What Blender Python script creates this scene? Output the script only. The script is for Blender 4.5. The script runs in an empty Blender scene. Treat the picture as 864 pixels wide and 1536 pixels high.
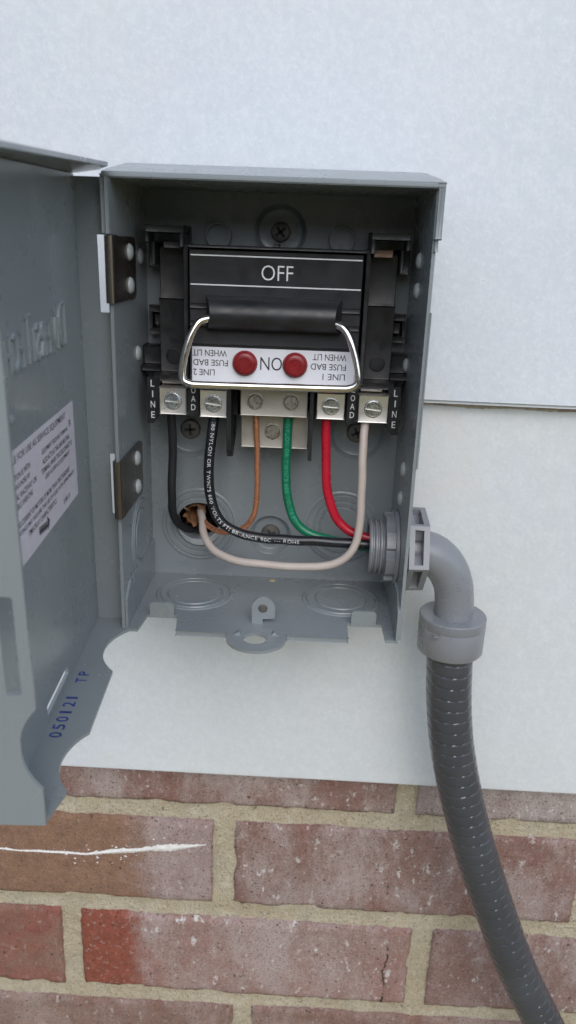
import bpy, bmesh, math, random
from mathutils import Vector, Matrix, noise
random.seed(7)
R = math.radians
S = bpy.context.scene
COL = S.collection

# ------------------------------------------------------------------ camera
cam = bpy.data.cameras.new('camera')
cam.sensor_fit = 'VERTICAL'; cam.sensor_height = 36.0; cam.lens = 1166.9 / 1536 * 36
cam.clip_start = 0.01; cam.clip_end = 500
cam_o = bpy.data.objects.new('camera', cam); COL.objects.link(cam_o)
_p, _y, _r = 0.324406, -0.0193986, 0.0423556
_f = Vector((math.sin(_y)*math.cos(_p), math.cos(_y)*math.cos(_p), -math.sin(_p)))
_rt = Vector((math.cos(_y), -math.sin(_y), 0)); _up = _rt.cross(_f)
_a = _rt*math.cos(_r) + _up*math.sin(_r); _b = -_rt*math.sin(_r) + _up*math.cos(_r)
mw = Matrix((( _a.x, _b.x, -_f.x, .0345864), (_a.y, _b.y, -_f.y, -.3364254), (_a.z, _b.z, -_f.z, .8928598), (0, 0, 0, 1)))
cam_o.matrix_world = mw
cam.dof.use_dof = True; cam.dof.focus_distance = 0.315; cam.dof.aperture_fstop = 17
S.camera = cam_o

# ------------------------------------------------------------------ world and sun
W_ = bpy.data.worlds.new('World'); S.world = W_; W_.use_nodes = True
nt = W_.node_tree; nt.nodes.clear()
sky = nt.nodes.new('ShaderNodeTexSky'); sky.sky_type = 'NISHITA'; sky.sun_disc = False
SUN_EL, SUN_AZ = R(38), R(172)      # azimuth from +Y (into the wall) clockwise: in front of the wall, a little to the right
sky.sun_elevation = SUN_EL; sky.sun_rotation = SUN_AZ
sky.air_density = 1.0; sky.dust_density = 1.3; sky.ozone_density = 1.0
hs = nt.nodes.new('ShaderNodeHueSaturation'); hs.inputs['Saturation'].default_value = 0.70
bg = nt.nodes.new('ShaderNodeBackground'); bg.inputs['Strength'].default_value = 0.14
wo = nt.nodes.new('ShaderNodeOutputWorld')
nt.links.new(sky.outputs[0], hs.inputs['Color']); nt.links.new(hs.outputs[0], bg.inputs['Color']); nt.links.new(bg.outputs[0], wo.inputs['Surface'])
sl = bpy.data.lights.new('sun', 'SUN'); sl.energy = 0.7; sl.angle = R(50); sl.color = (1, .99, .975)
so = bpy.data.objects.new('sun', sl); COL.objects.link(so); so.location = (1, -3, 4)
sd = Vector((math.sin(SUN_AZ)*math.cos(SUN_EL), math.cos(SUN_AZ)*math.cos(SUN_EL), math.sin(SUN_EL)))
so.rotation_euler = sd.to_track_quat('Z', 'Y').to_euler()
S.view_settings.view_transform = 'Standard'; S.view_settings.look = 'None'
S.view_settings.gamma = 1; S.view_settings.exposure = 0.64; S.view_settings.use_curve_mapping = False

# ------------------------------------------------------------------ materials
class N:
    """small node helper"""
    def __init__(s, name):
        m = bpy.data.materials.new(name); m.use_nodes = True
        s.m = m; s.t = m.node_tree; s.t.nodes.clear()
        s.o = s.n('ShaderNodeOutputMaterial'); s.b = s.n('ShaderNodeBsdfPrincipled')
        s.l(s.b.outputs[0], s.o.inputs[0])
        s.tc = s.n('ShaderNodeTexCoord').outputs['Object']
    def n(s, k, **kw):
        x = s.t.nodes.new(k)
        for a, v in kw.items(): setattr(x, a, v)
        return x
    def l(s, a, b): s.t.links.new(a, b)
    def put(s, sock, v):
        if isinstance(v, (int, float)): sock.default_value = v
        elif isinstance(v, tuple): sock.default_value = v if len(v) == 4 else (*v, 1)
        else: s.l(v, sock)
    def noise(s, scale, detail=4, rough=.6, vec=None, w=0.0, dist=0.0):
        x = s.n('ShaderNodeTexNoise'); x.inputs['Scale'].default_value = scale; x.inputs['Detail'].default_value = detail
        x.inputs['Roughness'].default_value = rough; x.inputs['Distortion'].default_value = dist
        s.l(vec or s.tc, x.inputs['Vector']); return x.outputs['Fac']
    def ramp(s, f, lo, hi, a=0.0, b=1.0):
        x = s.n('ShaderNodeMapRange'); x.inputs[1].default_value = lo; x.inputs[2].default_value = hi
        x.inputs[3].default_value = a; x.inputs[4].default_value = b; x.clamp = True; x.interpolation_type = 'SMOOTHSTEP'
        s.put(x.inputs[0], f); return x.outputs[0]
    def mix(s, f, a, b, mode='MIX'):
        x = s.n('ShaderNodeMix', data_type='RGBA', blend_type=mode)
        s.put(x.inputs[0], f); s.put(x.inputs[6], a); s.put(x.inputs[7], b); return x.outputs[2]
    def math(s, op, a, b=0.0):
        x = s.n('ShaderNodeMath', operation=op); s.put(x.inputs[0], a); s.put(x.inputs[1], b); return x.outputs[0]
    def bump(s, h, strength=.3, dist=.001):
        x = s.n('ShaderNodeBump'); x.inputs['Strength'].default_value = strength; x.inputs['Distance'].default_value = dist
        s.l(h, x.inputs['Height']); s.l(x.outputs[0], s.b.inputs['Normal'])
    def sep(s):
        x = s.n('ShaderNodeSeparateXYZ'); s.l(s.tc, x.inputs[0]); return x.outputs
    def shift(s):
        """object coordinates moved by the object's random number, so that alike pieces differ"""
        oi = s.n('ShaderNodeObjectInfo'); k = s.math('MULTIPLY', oi.outputs['Random'], 37.0)
        v = s.n('ShaderNodeVectorMath', operation='ADD'); s.l(s.tc, v.inputs[0])
        c = s.n('ShaderNodeCombineXYZ'); s.l(k, c.inputs[0]); s.l(k, c.inputs[2]); s.l(c.outputs[0], v.inputs[1])
        s.rnd = oi.outputs['Random']; return v.outputs[0]

def M(name, col, rough=.5, metal=0.0, var=.12, vs=120, bump=0.0, bs=900, rv=.1, spec=.5, trans=0.0, coat=0.0, speck=None):
    k = N(name)
    f = k.noise(vs, 5, .65)
    lo = tuple(c*(1-var) for c in col); hi = tuple(min(1, c*(1+var)) for c in col)
    c = k.mix(k.ramp(f, .3, .7), lo, hi)
    if speck:
        c = k.mix(k.ramp(k.noise(speck[1], 2, .5), speck[2], speck[2]+.05), c, speck[0])
    k.put(k.b.inputs['Base Color'], c)
    k.put(k.b.inputs['Roughness'], k.ramp(k.noise(vs*2.3, 4, .6), .3, .7, max(.02, rough-rv), min(1, rough+rv)))
    k.b.inputs['Metallic'].default_value = metal
    k.b.inputs['Specular IOR Level'].default_value = spec
    k.b.inputs['Transmission Weight'].default_value = trans
    k.b.inputs['Coat Weight'].default_value = coat
    if bump: k.bump(k.noise(bs, 3, .6), bump, .0004)
    return k.m

MT = {}
MT['paint'] = M('grey_enamel', (.232, .262, .280), .27, var=.03, vs=14, rv=.03, coat=.15)
MT['rivet'] = M('pale_rivet_paint', (.36, .39, .40), .35, var=.05)
MT['black'] = M('black_plastic', (.012, .013, .016), .40, var=.25, vs=90, bump=.12, bs=2500, rv=.12, speck=((.09, .09, .09), 1400, .735))
MT['blackface'] = M('black_face_plastic', (.016, .017, .021), .44, var=.25, vs=70, bump=.1, bs=2500, rv=.1, speck=((.10, .10, .10), 1300, .735))
MT['print'] = M('white_print', (.72, .74, .76), .6, var=.06)
MT['alu'] = M('tinned_aluminium', (.72, .70, .66), .33, .8, var=.05, vs=60, rv=.06)
MT['bar'] = M('dull_plated_bar', (.36, .34, .305), .40, .65, var=.06, vs=60, rv=.06)
MT['zinc'] = M('zinc_screw', (.62, .66, .68), .24, 1.0, var=.1, vs=400, bump=.15, bs=2500)
MT['steel'] = M('dull_screw', (.40, .38, .35), .34, .9, var=.15, vs=400, bump=.15, bs=2500)
MT['darkscrew'] = M('dark_screw', (.15, .145, .135), .45, .4, var=.2, vs=300)
MT['chrome'] = M('chromed_wire', (.74, .70, .66), .13, 1.0, var=.06, vs=200, rv=.05)
MT['lens'] = M('red_lens', (.21, .010, .014), .3, var=.1, rv=.05)
MT['lenscore'] = M('red_lens_core', (.20, .008, .01), .3)
MT['label'] = M('white_label', (.70, .72, .78), .5, var=.04, vs=60)
MT['paperlabel'] = M('lilac_label', (.60, .58, .66), .42, var=.04, vs=60)
MT['ink'] = M('black_ink', (.03, .03, .04), .6, var=.2)
MT['blueink'] = M('blue_ink', (.02, .045, .22), .55, var=.4, vs=900)
MT['wblack'] = M('black_insulation', (.013, .015, .020), .30, var=.2, vs=60, rv=.06, bump=.04, bs=700)
MT['wblackdull'] = M('dull_black_insulation', (.016, .017, .020), .5, var=.2, vs=60, bump=.08, bs=900)
MT['wgreen'] = M('green_insulation', (.005, .17, .085), .33, var=.1, rv=.05)
MT['greenprint'] = M('green_print', (.10, .42, .30), .5)
MT['wred'] = M('red_insulation', (.50, .012, .035), .30, var=.12, rv=.05)
MT['wwhite'] = M('off_white_insulation', (.53, .465, .425), .42, var=.05, rv=.05, vs=80)
MT['copper'] = M('bare_copper', (.70, .30, .165), .27, .65, var=.12, vs=120, rv=.08)
MT['pvc'] = M('grey_pvc', (.215, .228, .25), .30, var=.04, vs=20, rv=.04)
MT['conduit'] = M('dark_grey_conduit', (.056, .062, .074), .21, var=.14, vs=30, rv=.05, coat=.2)
MT['hinge'] = M('bronze_steel', (.19, .165, .145), .28, .9, var=.05, vs=30, rv=.03)
MT['jacket'] = M('torn_tan_jacket', (.30, .15, .07), .7, var=.5, vs=350, bump=.5, bs=900)
MT['dark'] = M('dark_sheathing', (.05, .045, .04), .9)
MT['cedar'] = M('weathered_cedar', (.20, .15, .105), .85, var=.3, vs=12, bump=.3, bs=200)
MT['rubber'] = M('dark_washer', (.05, .055, .06), .5)
MT['clip'] = M('brown_fuse_clip', (.16, .11, .08), .45, .7)
MT['dirt'] = M('paint_chip', (.55, .45, .25), .7)

def siding_mat(name='pale_siding_paint', cream=0.0):
    k = N(name)
    v = k.shift()
    big = k.noise(9, 4, .55, v); mid = k.noise(60, 5, .65, v); fine = k.noise(420, 3, .7, v)
    c = k.mix(k.ramp(big, .30, .72), (.60, .645, .70), (.655, .695, .745))
    c = k.mix(k.ramp(k.noise(110, 5, .7, v), .38, .70, 0, .6), c, (.68, .72, .765))
    c = k.mix(k.ramp(fine, .50, .74, 0, .0), c, (.53, .565, .60))
    c = k.mix(k.ramp(k.noise(260, 6, .78, v), .38, .64, .26, 0), c, (.50, .545, .595))
    c = k.mix(k.ramp(k.noise(520, 3, .7, v), .50, .70, 0, .2), c, (.76, .785, .82))
    c = k.mix(k.ramp(k.noise(16, 3, .5, v, dist=.5), .55, .75, 0, .45), c, (.67, .65, .63))
    c = k.mix(k.ramp(k.noise(330, 2, .5, v), .70, .78, 0, .35), c, (.80, .81, .82))
    c = k.mix(k.ramp(k.noise(520, 1, .5, v), .80, .84, 0, .6), c, (.35, .34, .32))
    if cream: c = k.mix(k.ramp(k.noise(5, 5, .65), .30, .70, cream*.4, cream), c, (.62, .615, .50))  # coarse noise shifts the lower board's colour towards cream
    k.put(k.b.inputs['Base Color'], c); k.b.inputs['Roughness'].default_value = .62
    k.b.inputs['Specular IOR Level'].default_value = .3
    k.bump(k.math('ADD', k.noise(260, 4, .65, v), k.math('MULTIPLY', mid, 1.5)), .2, .001)
    return k.m
MT['siding'] = siding_mat()
MT['siding_low'] = siding_mat('cream_siding_paint', .24)

def brick_mat(name, red, mauve, bloom, speck, split=None, crack=None, splitcol=(.33, .10, .065)):
    k = N(name)
    v = k.shift(); xyz = k.sep()
    n1 = k.noise(26, 5, .65, v); n2 = k.noise(120, 6, .72, v); n3 = k.noise(900, 4, .75, v); n4 = k.noise(330, 5, .75, v)
    c = k.mix(k.ramp(n1, .38, .62), red, mauve)
    c = k.mix(k.ramp(n2, .36, .70, 0, .55), c, tuple(x*.62 for x in red))
    st = k.n('ShaderNodeMapping'); st.inputs['Scale'].default_value = (1.0, 1.0, .45); k.l(v, st.inputs['Vector'])
    bl = k.math('MULTIPLY', k.ramp(k.noise(30, 8, .75, st.outputs[0]), .40, .64), bloom)
    edge = 1.0
    if split is not None:
        pos, soft = split
        e = k.math('ADD', xyz[0], k.math('MULTIPLY', k.math('SUBTRACT', k.noise(95, 6, .75), .5), .045))
        edge = k.ramp(e, pos - soft, pos + soft)
        bl = k.math('MULTIPLY', k.math('ADD', bl, .18), edge)
        sc = k.mix(k.ramp(n2, .35, .7, 0, .7), splitcol, tuple(x*.6 for x in splitcol))
        c = k.mix(edge, sc, c)
    c = k.mix(bl, c, (.56, .50, .48))
    c = k.mix(k.ramp(n4, .54, .70, 0, speck*.8), c, (.56, .51, .49))
    # lime splashes in loose clusters
    st2 = k.n('ShaderNodeMapping'); st2.inputs['Scale'].default_value = (1.0, 1.0, .6); k.l(v, st2.inputs['Vector'])
    msk = k.math('MULTIPLY', k.ramp(k.noise(210, 4, .62, st2.outputs[0]), .585, .635), k.ramp(k.noise(38, 3, .6, v), .44, .58))
    c = k.mix(k.math('MULTIPLY', k.math('MULTIPLY', msk, speck), edge), c, (.72, .70, .68))
    c = k.mix(k.ramp(n3, .50, .68, 0, .85), c, (.085, .06, .05))
    c = k.mix(k.ramp(k.noise(420, 2, .5, v), .66, .70, 0, .85), c, (.05, .035, .03))
    h = k.math('ADD', k.math('MULTIPLY', n3, .7), k.math('ADD', n2, k.math('MULTIPLY', n4, .8)))
    if crack is not None:
        w = k.math('ADD', xyz[0], k.math('MULTIPLY', k.math('SUBTRACT', k.noise(90, 3, .6), .5), .008))
        d = k.math('ABSOLUTE', k.math('SUBTRACT', w, crack))
        cr = k.math('MULTIPLY', k.ramp(d, .0002, .0008, 1, 0), k.math('MULTIPLY', k.ramp(xyz[2], .012, .019, 1, 0), k.ramp(k.noise(160, 2, .5), .38, .46)))
        c = k.mix(cr, c, (.035, .025, .022))
    k.put(k.b.inputs['Base Color'], c); k.b.inputs['Roughness'].default_value = .84
    k.b.inputs['Specular IOR Level'].default_value = .25
    k.bump(h, .7, .0016)
    return k.m
MT['brick_a'] = brick_mat('bloomed_brick', (.29, .160, .130), (.33, .225, .20), .55, .75)
MT['brick_b'] = brick_mat('half_red_brick', (.325, .150, .112), (.33, .20, .17), .40, .9, (-.060, .012), .082)
MT['brick_c'] = brick_mat('tan_red_brick', (.34, .21, .19), (.38, .27, .25), .5, .4, (.056, .012), None, (.33, .195, .13))
MT['brick_d'] = brick_mat('brown_brick', (.27, .155, .12), (.33, .22, .175), .3, .4)
MT['brick_f'] = brick_mat('mottled_red_brick', (.33, .12, .09), (.27, .17, .125), .15, .2)
MT['brick_e'] = brick_mat('grey_bloomed_brick', (.35, .26, .25), (.44, .38, .36), .75, .7)

def mortar_mat():
    k = N('tan_mortar')
    n1 = k.noise(30, 5, .6); n2 = k.noise(260, 5, .75); n3 = k.noise(900, 3, .7)
    c = k.mix(k.ramp(n1, .35, .68), (.60, .51, .35), (.68, .61, .46))
    c = k.mix(k.ramp(n2, .48, .68, 0, .75), c, (.74, .69, .56))
    c = k.mix(k.ramp(k.noise(75, 5, .7), .48, .70, 0, .45), c, (.42, .37, .28))
    c = k.mix(k.ramp(n3, .54, .68, 0, .8), c, (.22, .175, .125))
    c = k.mix(k.ramp(k.noise(140, 4, .7), .64, .70, 0, .8), c, (.24, .19, .14))
    k.put(k.b.inputs['Base Color'], c); k.b.inputs['Roughness'].default_value = .9
    k.bump(k.math('ADD', n2, k.math('MULTIPLY', n3, .9)), 1.0, .0022)
    return k.m
MT['mortar'] = mortar_mat()
def ground_mat():
    k = N('dry_lawn')
    c = k.mix(k.ramp(k.noise(3, 6, .7), .35, .65), (.38, .32, .12), (.50, .42, .20))
    c = k.mix(k.ramp(k.noise(60, 4, .7), .4, .7, 0, .6), c, (.20, .19, .09))
    k.put(k.b.inputs['Base Color'], c); k.b.inputs['Roughness'].default_value = .95
    k.bump(k.noise(80, 5, .7), .8, .02)
    return k.m
MT['ground'] = ground_mat()
MT['whitepaint'] = M('white_paint_streak', (.74, .73, .71), .6, var=.08, vs=300, bump=.3, bs=700)

# ------------------------------------------------------------------ mesh helpers (millimetres; x right, d out from the wall, z up)
def P(x, d, z): return Vector((x, -d, z))
class B:
    def __init__(s): s.bm = bmesh.new()
    def box(s, x0, x1, d0, d1, z0, z1, bev=0.0, seg=2):
        r = bmesh.ops.create_cube(s.bm, size=1.0); vs = r['verts']
        for v in vs:
            v.co = Vector(((x0+x1)/2 + v.co.x*(x1-x0), -((d0+d1)/2 + v.co.y*(d1-d0)), (z0+z1)/2 + v.co.z*(z1-z0)))
        es = list({e for v in vs for e in v.link_edges})
        if bev: bmesh.ops.bevel(s.bm, geom=es, offset=bev, segments=seg, affect='EDGES', profile=.5)
        return s
    def lathe(s, prof, c, ax, seg=40, close=False):
        """prof: (radius, distance along ax) list"""
        ax = Vector(ax).normalized(); u = ax.orthogonal().normalized(); w = ax.cross(u)
        rings = []
        for r, h in prof:
            o = Vector(c) + ax*h
            if r < 1e-6: rings.append([s.bm.verts.new(o)])
            else: rings.append([s.bm.verts.new(o + (u*math.cos(2*math.pi*i/seg) + w*math.sin(2*math.pi*i/seg))*r) for i in range(seg)])
        prs = list(zip(rings, rings[1:])) + ([(rings[-1], rings[0])] if close else [])
        for a, b in prs:
            for i in range(seg):
                j = (i+1) % seg
                if len(a) == 1 and len(b) == 1: continue
                if len(a) == 1: s.bm.faces.new((a[0], b[j], b[i]))
                elif len(b) == 1: s.bm.faces.new((a[i], a[j], b[0]))
                else: s.bm.faces.new((a[i], a[j], b[j], b[i]))
        return s
    def plate(s, outer, holes, fn, t):
        """flat sheet: 2-D outlines mapped by fn, thickness vector t"""
        t = Vector(t); es = []
        for lp in [outer] + list(holes):
            vs = [s.bm.verts.new(fn(a, b)) for a, b in lp]
            es += [s.bm.edges.new((vs[i], vs[(i+1) % len(vs)])) for i in range(len(vs))]
        r = bmesh.ops.triangle_fill(s.bm, edges=es, use_beauty=True, use_dissolve=False)
        fs = [g for g in r['geom'] if isinstance(g, bmesh.types.BMFace)]
        e = bmesh.ops.extrude_face_region(s.bm, geom=fs, use_keep_orig=True)
        bmesh.ops.translate(s.bm, verts=[g for g in e['geom'] if isinstance(g, bmesh.types.BMVert)], vec=t)
        return s
    def tube(s, pts, r, seg=14, cap=True, rf=None, ref=Vector((0, -1, 0))):
        pts = [Vector(p) for p in pts]; n = len(pts); rings = []; s.fr = []
        acc = 0.0
        for i, p in enumerate(pts):
            if i: acc += (p - pts[i-1]).length
            t = (pts[min(n-1, i+1)] - pts[max(0, i-1)]).normalized()
            if i == 0:
                u = (ref - t*ref.dot(t)).normalized()
                if u.length < .1: u = t.orthogonal().normalized()
            else: u = (u - t*u.dot(t)).normalized()
            w = t.cross(u)
            s.fr.append((acc, p, t, u, w))
            ring = []
            for k in range(seg):
                a = 2*math.pi*k/seg
                rr = (r if rf is None else rf(acc, a))
                ring.append(s.bm.verts.new(p + (u*math.cos(a) + w*math.sin(a))*rr))
            rings.append(ring)
        for a, b in zip(rings, rings[1:]):
            for k in range(seg): s.bm.faces.new((a[k], a[(k+1) % seg], b[(k+1) % seg], b[k]))
        if cap:
            s.bm.faces.new(rings[0][::-1]); s.bm.faces.new(rings[-1])
        return s
    def poly(s, vs, fs):
        v = [s.bm.verts.new(Vector(a)) for a in vs]
        for f in fs: s.bm.faces.new([v[i] for i in f])
        return s
    def build(s, name, mat, parent=None, base=(0, 0, 0), ang=35, fix=True):
        bm = s.bm
        if fix: bmesh.ops.recalc_face_normals(bm, faces=bm.faces)
        bx = Vector((base[0], -base[1], base[2]))
        for v in bm.verts: v.co = (v.co - bx)*.001
        me = bpy.data.meshes.new(name); bm.to_mesh(me); bm.free()
        for p in me.polygons: p.use_smooth = True
        me.set_sharp_from_angle(angle=R(ang))
        me.materials.append(MT[mat])
        o = bpy.data.objects.new(name, me); COL.objects.link(o)
        if parent is not None: o.parent = parent
        return o
def crom(pts, n=12):
    pts = [Vector(p) for p in pts]; q = [pts[0]*2 - pts[1]] + pts + [pts[-1]*2 - pts[-2]]; out = []
    for i in range(1, len(q)-2):
        a, b, c, d = q[i-1:i+3]
        for k in range(n):
            t = k/n
            out.append(.5*((2*b) + (c-a)*t + (2*a - 5*b + 4*c - d)*t*t + (3*b - a - 3*c + d)*t**3))
    out.append(pts[-1]); return out
def circ(cx, cy, r, n=36, a0=0.0, a1=2*math.pi, rx=None):
    full = abs(a1-a0) > 6.28
    m = n if full else n+1
    return [(cx + (rx or r)*math.cos(a0 + (a1-a0)*i/n), cy + r*math.sin(a0 + (a1-a0)*i/n)) for i in range(m)]
def rrect(x0, x1, y0, y1, r, n=5):
    o = []
    for cx, cy, a in ((x1-r, y1-r, 0), (x0+r, y1-r, 90), (x0+r, y0+r, 180), (x1-r, y0+r, 270)):
        o += [(cx + r*math.cos(R(a + 90*i/n)), cy + r*math.sin(R(a + 90*i/n))) for i in range(n+1)]
    return o
_gl = {}
def glyphs(s, bold=0.0):
    """outline mesh of a line of text: verts (x, y), faces, bounding box"""
    key = (s, bold)
    if key in _gl: return _gl[key]
    cu = bpy.data.curves.new('text_tmp', 'FONT'); cu.body = s; cu.size = 1.0; cu.resolution_u = 3; cu.offset = bold
    ob = bpy.data.objects.new('text_tmp', cu); COL.objects.link(ob)
    dg = bpy.context.evaluated_depsgraph_get(); me = bpy.data.meshes.new_from_object(ob.evaluated_get(dg))
    vs = [(v.co.x, v.co.y) for v in me.vertices]; fs = [tuple(p.vertices) for p in me.polygons]
    bpy.data.objects.remove(ob); bpy.data.curves.remove(cu); bpy.data.meshes.remove(me)
    xs = [v[0] for v in vs]; ys = [v[1] for v in vs]
    _gl[key] = (vs, fs, (min(xs), max(xs), min(ys), max(ys))); return _gl[key]
def text(name, s, org, ux, uy, w, h, mat, parent, base=(0, 0, 0), bold=0.0, thick=0.0):
    """text filling the rectangle org, ux*w, uy*h (mm, in blender axes)"""
    vs, fs, (a, b, c, d) = glyphs(s, bold)
    org = Vector(org); ux = Vector(ux); uy = Vector(uy); nz = ux.cross(uy)
    k = B(); k.poly([org + ux*((x-a)/(b-a)*w) + uy*((y-c)/(d-c)*h) for x, y in vs], fs)
    if thick:
        e = bmesh.ops.extrude_face_region(k.bm, geom=list(k.bm.faces), use_keep_orig=True)
        bmesh.ops.translate(k.bm, verts=[g for g in e['geom'] if isinstance(g, bmesh.types.BMVert)], vec=nz*thick)
    return k.build(name, mat, parent, base, fix=bool(thick))
def tag(o, label, cat, group=None, kind=None):
    o['label'] = label; o['category'] = cat
    if group: o['group'] = group
    if kind: o['kind'] = kind
    return o

# box frame in the world (mm)
BX, BY, BZ, BR = 20.947, -8.0, 832.093, -0.006164
BOXM = Matrix.Translation(Vector((BX, BY, BZ))*.001) @ Matrix.Rotation(BR, 4, 'Y')
HW, HH, DP, T = 53.78, 81.54, 56.64, 1.2
HR = 52.6                                            # inner face of the right wall
def thing(name, base, label, cat, group=None):
    o = bpy.data.objects.new(name, None); COL.objects.link(o); o.empty_display_size = .01
    o.matrix_world = BOXM @ Matrix.Translation(Vector((base[0], -base[1], base[2]))*.001)
    return tag(o, label, cat, group)
def place(o, base):
    o.matrix_world = BOXM @ Matrix.Translation(Vector((base[0], -base[1], base[2]))*.001); return o

# ================================================================== the setting
g = B(); g.poly([(-200e3, -200e3, 0), (200e3, -200e3, 0), (200e3, 200e3, 0), (-200e3, 200e3, 0)], [(0, 1, 2, 3)])
go = g.build('ground', 'ground', fix=False); go['kind'] = 'structure'

# ---- siding: lapped boards, each leaning 8 mm over its exposed height
sw = bpy.data.objects.new('siding_wall', None); COL.objects.link(sw); sw.location = (0, .02, .63)
tag(sw, 'pale bluish white lap siding above the red brick', 'siding')
REV = 196.0; Z0 = 637.2; YF = -4.2; TH = 8.0
def board(i):
    z0 = Z0 + REV*i; zt = z0 + REV + 30
    k = B(); hole = []
    X0, X1 = -1600, 1600
    lean = TH/REV
    fn = lambda x, z: Vector((x, YF + lean*(z - z0), z))
    if i == 0: hole = [circ(-13.0, 774.0, 10.2, 24)]
    n = 60
    out = [(X0 + (X1-X0)*j/n, z0 + .35*noise.noise(Vector((j*.7, i*9.1, 0)))) for j in range(n+1)] + [(X1, zt), (X0, zt)]
    k.plate(out, hole, fn, (0, TH-.3, 0))
    es = [e for e in k.bm.edges if all(abs(v.co.z - z0) < .6 for v in e.verts) and abs(e.verts[0].co.x - e.verts[1].co.x) > 1]
    bmesh.ops.bevel(k.bm, geom=es, offset=1.6, segments=3, affect='EDGES')
    for v in k.bm.verts: v.co -= Vector((0, 20, 630))
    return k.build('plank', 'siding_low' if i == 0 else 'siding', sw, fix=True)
for i in range(9): board(i)
# grime packed into the lap joint, ragged along its lower edge
MT['grime'] = M('lap_grime', (.40, .355, .30), .9, var=.25, vs=150, bump=.4, bs=600)
for i in (1, 2):
    k = B(); zj = Z0 + REV*i; n = 900; yb = YF + TH/REV*REV
    u_ = []; l_ = []; m_ = []
    for j in range(n):
        x = -400 + 900*j/(n-1); w_ = 1.7 + .5*noise.noise(Vector((x*.06, i, 2))) + .3*noise.noise(Vector((x*.5, i, 7)))
        u_.append((x, yb - 3.2, zj + .8)); m_.append((x, yb - 1.1, zj - max(.2, w_)*.6)); l_.append((x, yb - .02, zj - max(.3, w_)*1.5))
    k.poly(u_ + m_ + l_, [(j, n+j, n+j+1, j+1) for j in range(n-1)] + [(n+j, 2*n+j, 2*n+j+1, n+j+1) for j in range(n-1)])
    for v in k.bm.verts: v.co -= Vector((0, 20, 630))
    k.build('lap_grime', 'grime', sw, fix=False, ang=80)
b = B(); b.box(-1600, 1600, -70, -45, 640, 2500)
for v in b.bm.verts: v.co -= Vector((0, 20, 630))
b.build('sheathing', 'dark', sw)

# ---- brick
bw = bpy.data.objects.new('brick_wall', None); COL.objects.link(bw); bw.location = (0, .012, 0)
tag(bw, 'weathered red brick wall with tan mortar below the siding', 'brick wall')
YB = 12.0; CH = 67.7; ZB = 600.0; JT = 10.4
def brick_mesh(L, H, seed, nx, nz):
    """front face grid with worn, chipped edges; origin at the centre of the front face"""
    bm = bmesh.new(); g = []
    def nn(x, y, f): return noise.noise(Vector((x*f + seed*13.7, y*f - seed*5.1, seed*2.3)))
    for j in range(nz+1):
        row = []
        for i in range(nx+1):
            fx, fz = i/nx, j/nz
            # crowd vertices towards the edges
            fx = fx + .28*math.sin(2*math.pi*fx)/(2*math.pi)*-1; fz = fz + .35*math.sin(2*math.pi*fz)/(2*math.pi)*-1
            x = (fx-.5)*L; z = (fz-.5)*H
            ex = L/2 - abs(x); ez = H/2 - abs(z); e = min(ex, ez)
            w = math.exp(-(e/(1.5 + 1.6*max(0, nn(x, z, .045) + .1)))**2)
            back = w*(.8 + 2.0*max(0, nn(x, z, .07))**2*4 + .8*abs(nn(x, z, .4))) + .4*nn(x, z, .05) + .30*nn(x, z, .3) + .16*nn(x, z, .9)
            w2 = math.exp(-(e/3.0)**2)
            x2 = x - (1 if x > 0 else -1)*math.exp(-(ex/3)**2)*(.4 + .5*nn(x+50, z, .06) + .5*nn(x, z+9, .3) + .4*nn(x, z, .9))
            z2 = z - (1 if z > 0 else -1)*math.exp(-(ez/3)**2)*(.3 + .5*nn(x, z+70, .05) + .5*nn(x+7, z, .3) + .4*nn(x, z, .9))
            row.append(bm.verts.new((x2, max(-.4, back), z2)))
        g.append(row)
    for j in range(nz):
        for i in range(nx): bm.faces.new((g[j][i], g[j][i+1], g[j+1][i+1], g[j+1][i]))
    rim = g[0] + [r[-1] for r in g[1:]] + g[-1][-2::-1] + [r[0] for r in g[-2:0:-1]]
    bk = [bm.verts.new((v.co.x, 60, v.co.z)) for v in rim]
    for i in range(len(rim)):
        j = (i+1) % len(rim); bm.faces.new((rim[j], rim[i], bk[i], bk[j]))
    for v in bm.verts: v.co *= .001
    me = bpy.data.meshes.new('brick'); bm.to_mesh(me); bm.free()
    for p in me.polygons: p.use_smooth = True
    return me
plain = [brick_mesh(203.2-JT, CH-JT, 90+q, 14, 6) for q in range(3)]
rows = {1: 98.0, 0: 0.0, -1: -88.1, -2: 13.0}
mats = {(1, 0): 'brick_e', (1, 1): 'brick_e', (0, -1): 'brick_c', (0, 0): 'brick_a', (-1, 0): 'brick_b', (-1, -1): 'brick_f', (-1, 1): 'brick_a', (-2, 0): 'brick_d', (-2, -1): 'brick_d'}
bricks = {}
seed = 0
for r in range(1, -9, -1):
    zc = ZB + CH*(r - .5); off = rows.get(r, (37 + 101.6*r) % 203.2)
    for c in range(-8, 8):
        x0 = off + 203.2*c + JT/2; x1 = x0 + 203.2 - JT
        near = r >= -2 and x1 > -190 and x0 < 270
        if near:
            seed += 1; me = brick_mesh(x1-x0 - random.uniform(-.5, 1.5), CH-JT + random.uniform(-.8, .8), seed, 76, 26)
            key = mats.get((r, c), random.choice(['brick_a', 'brick_d', 'brick_e']))
            me.materials.append(MT[key])
        else:
            me = random.choice(plain)
            if not me.materials: me.materials.append(MT[random.choice(['brick_a', 'brick_d', 'brick_e'])])
        o = bpy.data.objects.new('brick', me); COL.objects.link(o); o.parent = bw
        o.location = Vector(((x0+x1)/2, random.uniform(-.5, .6), zc + random.uniform(-.4, .4)))*.001
        bricks[(r, c)] = o
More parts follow.
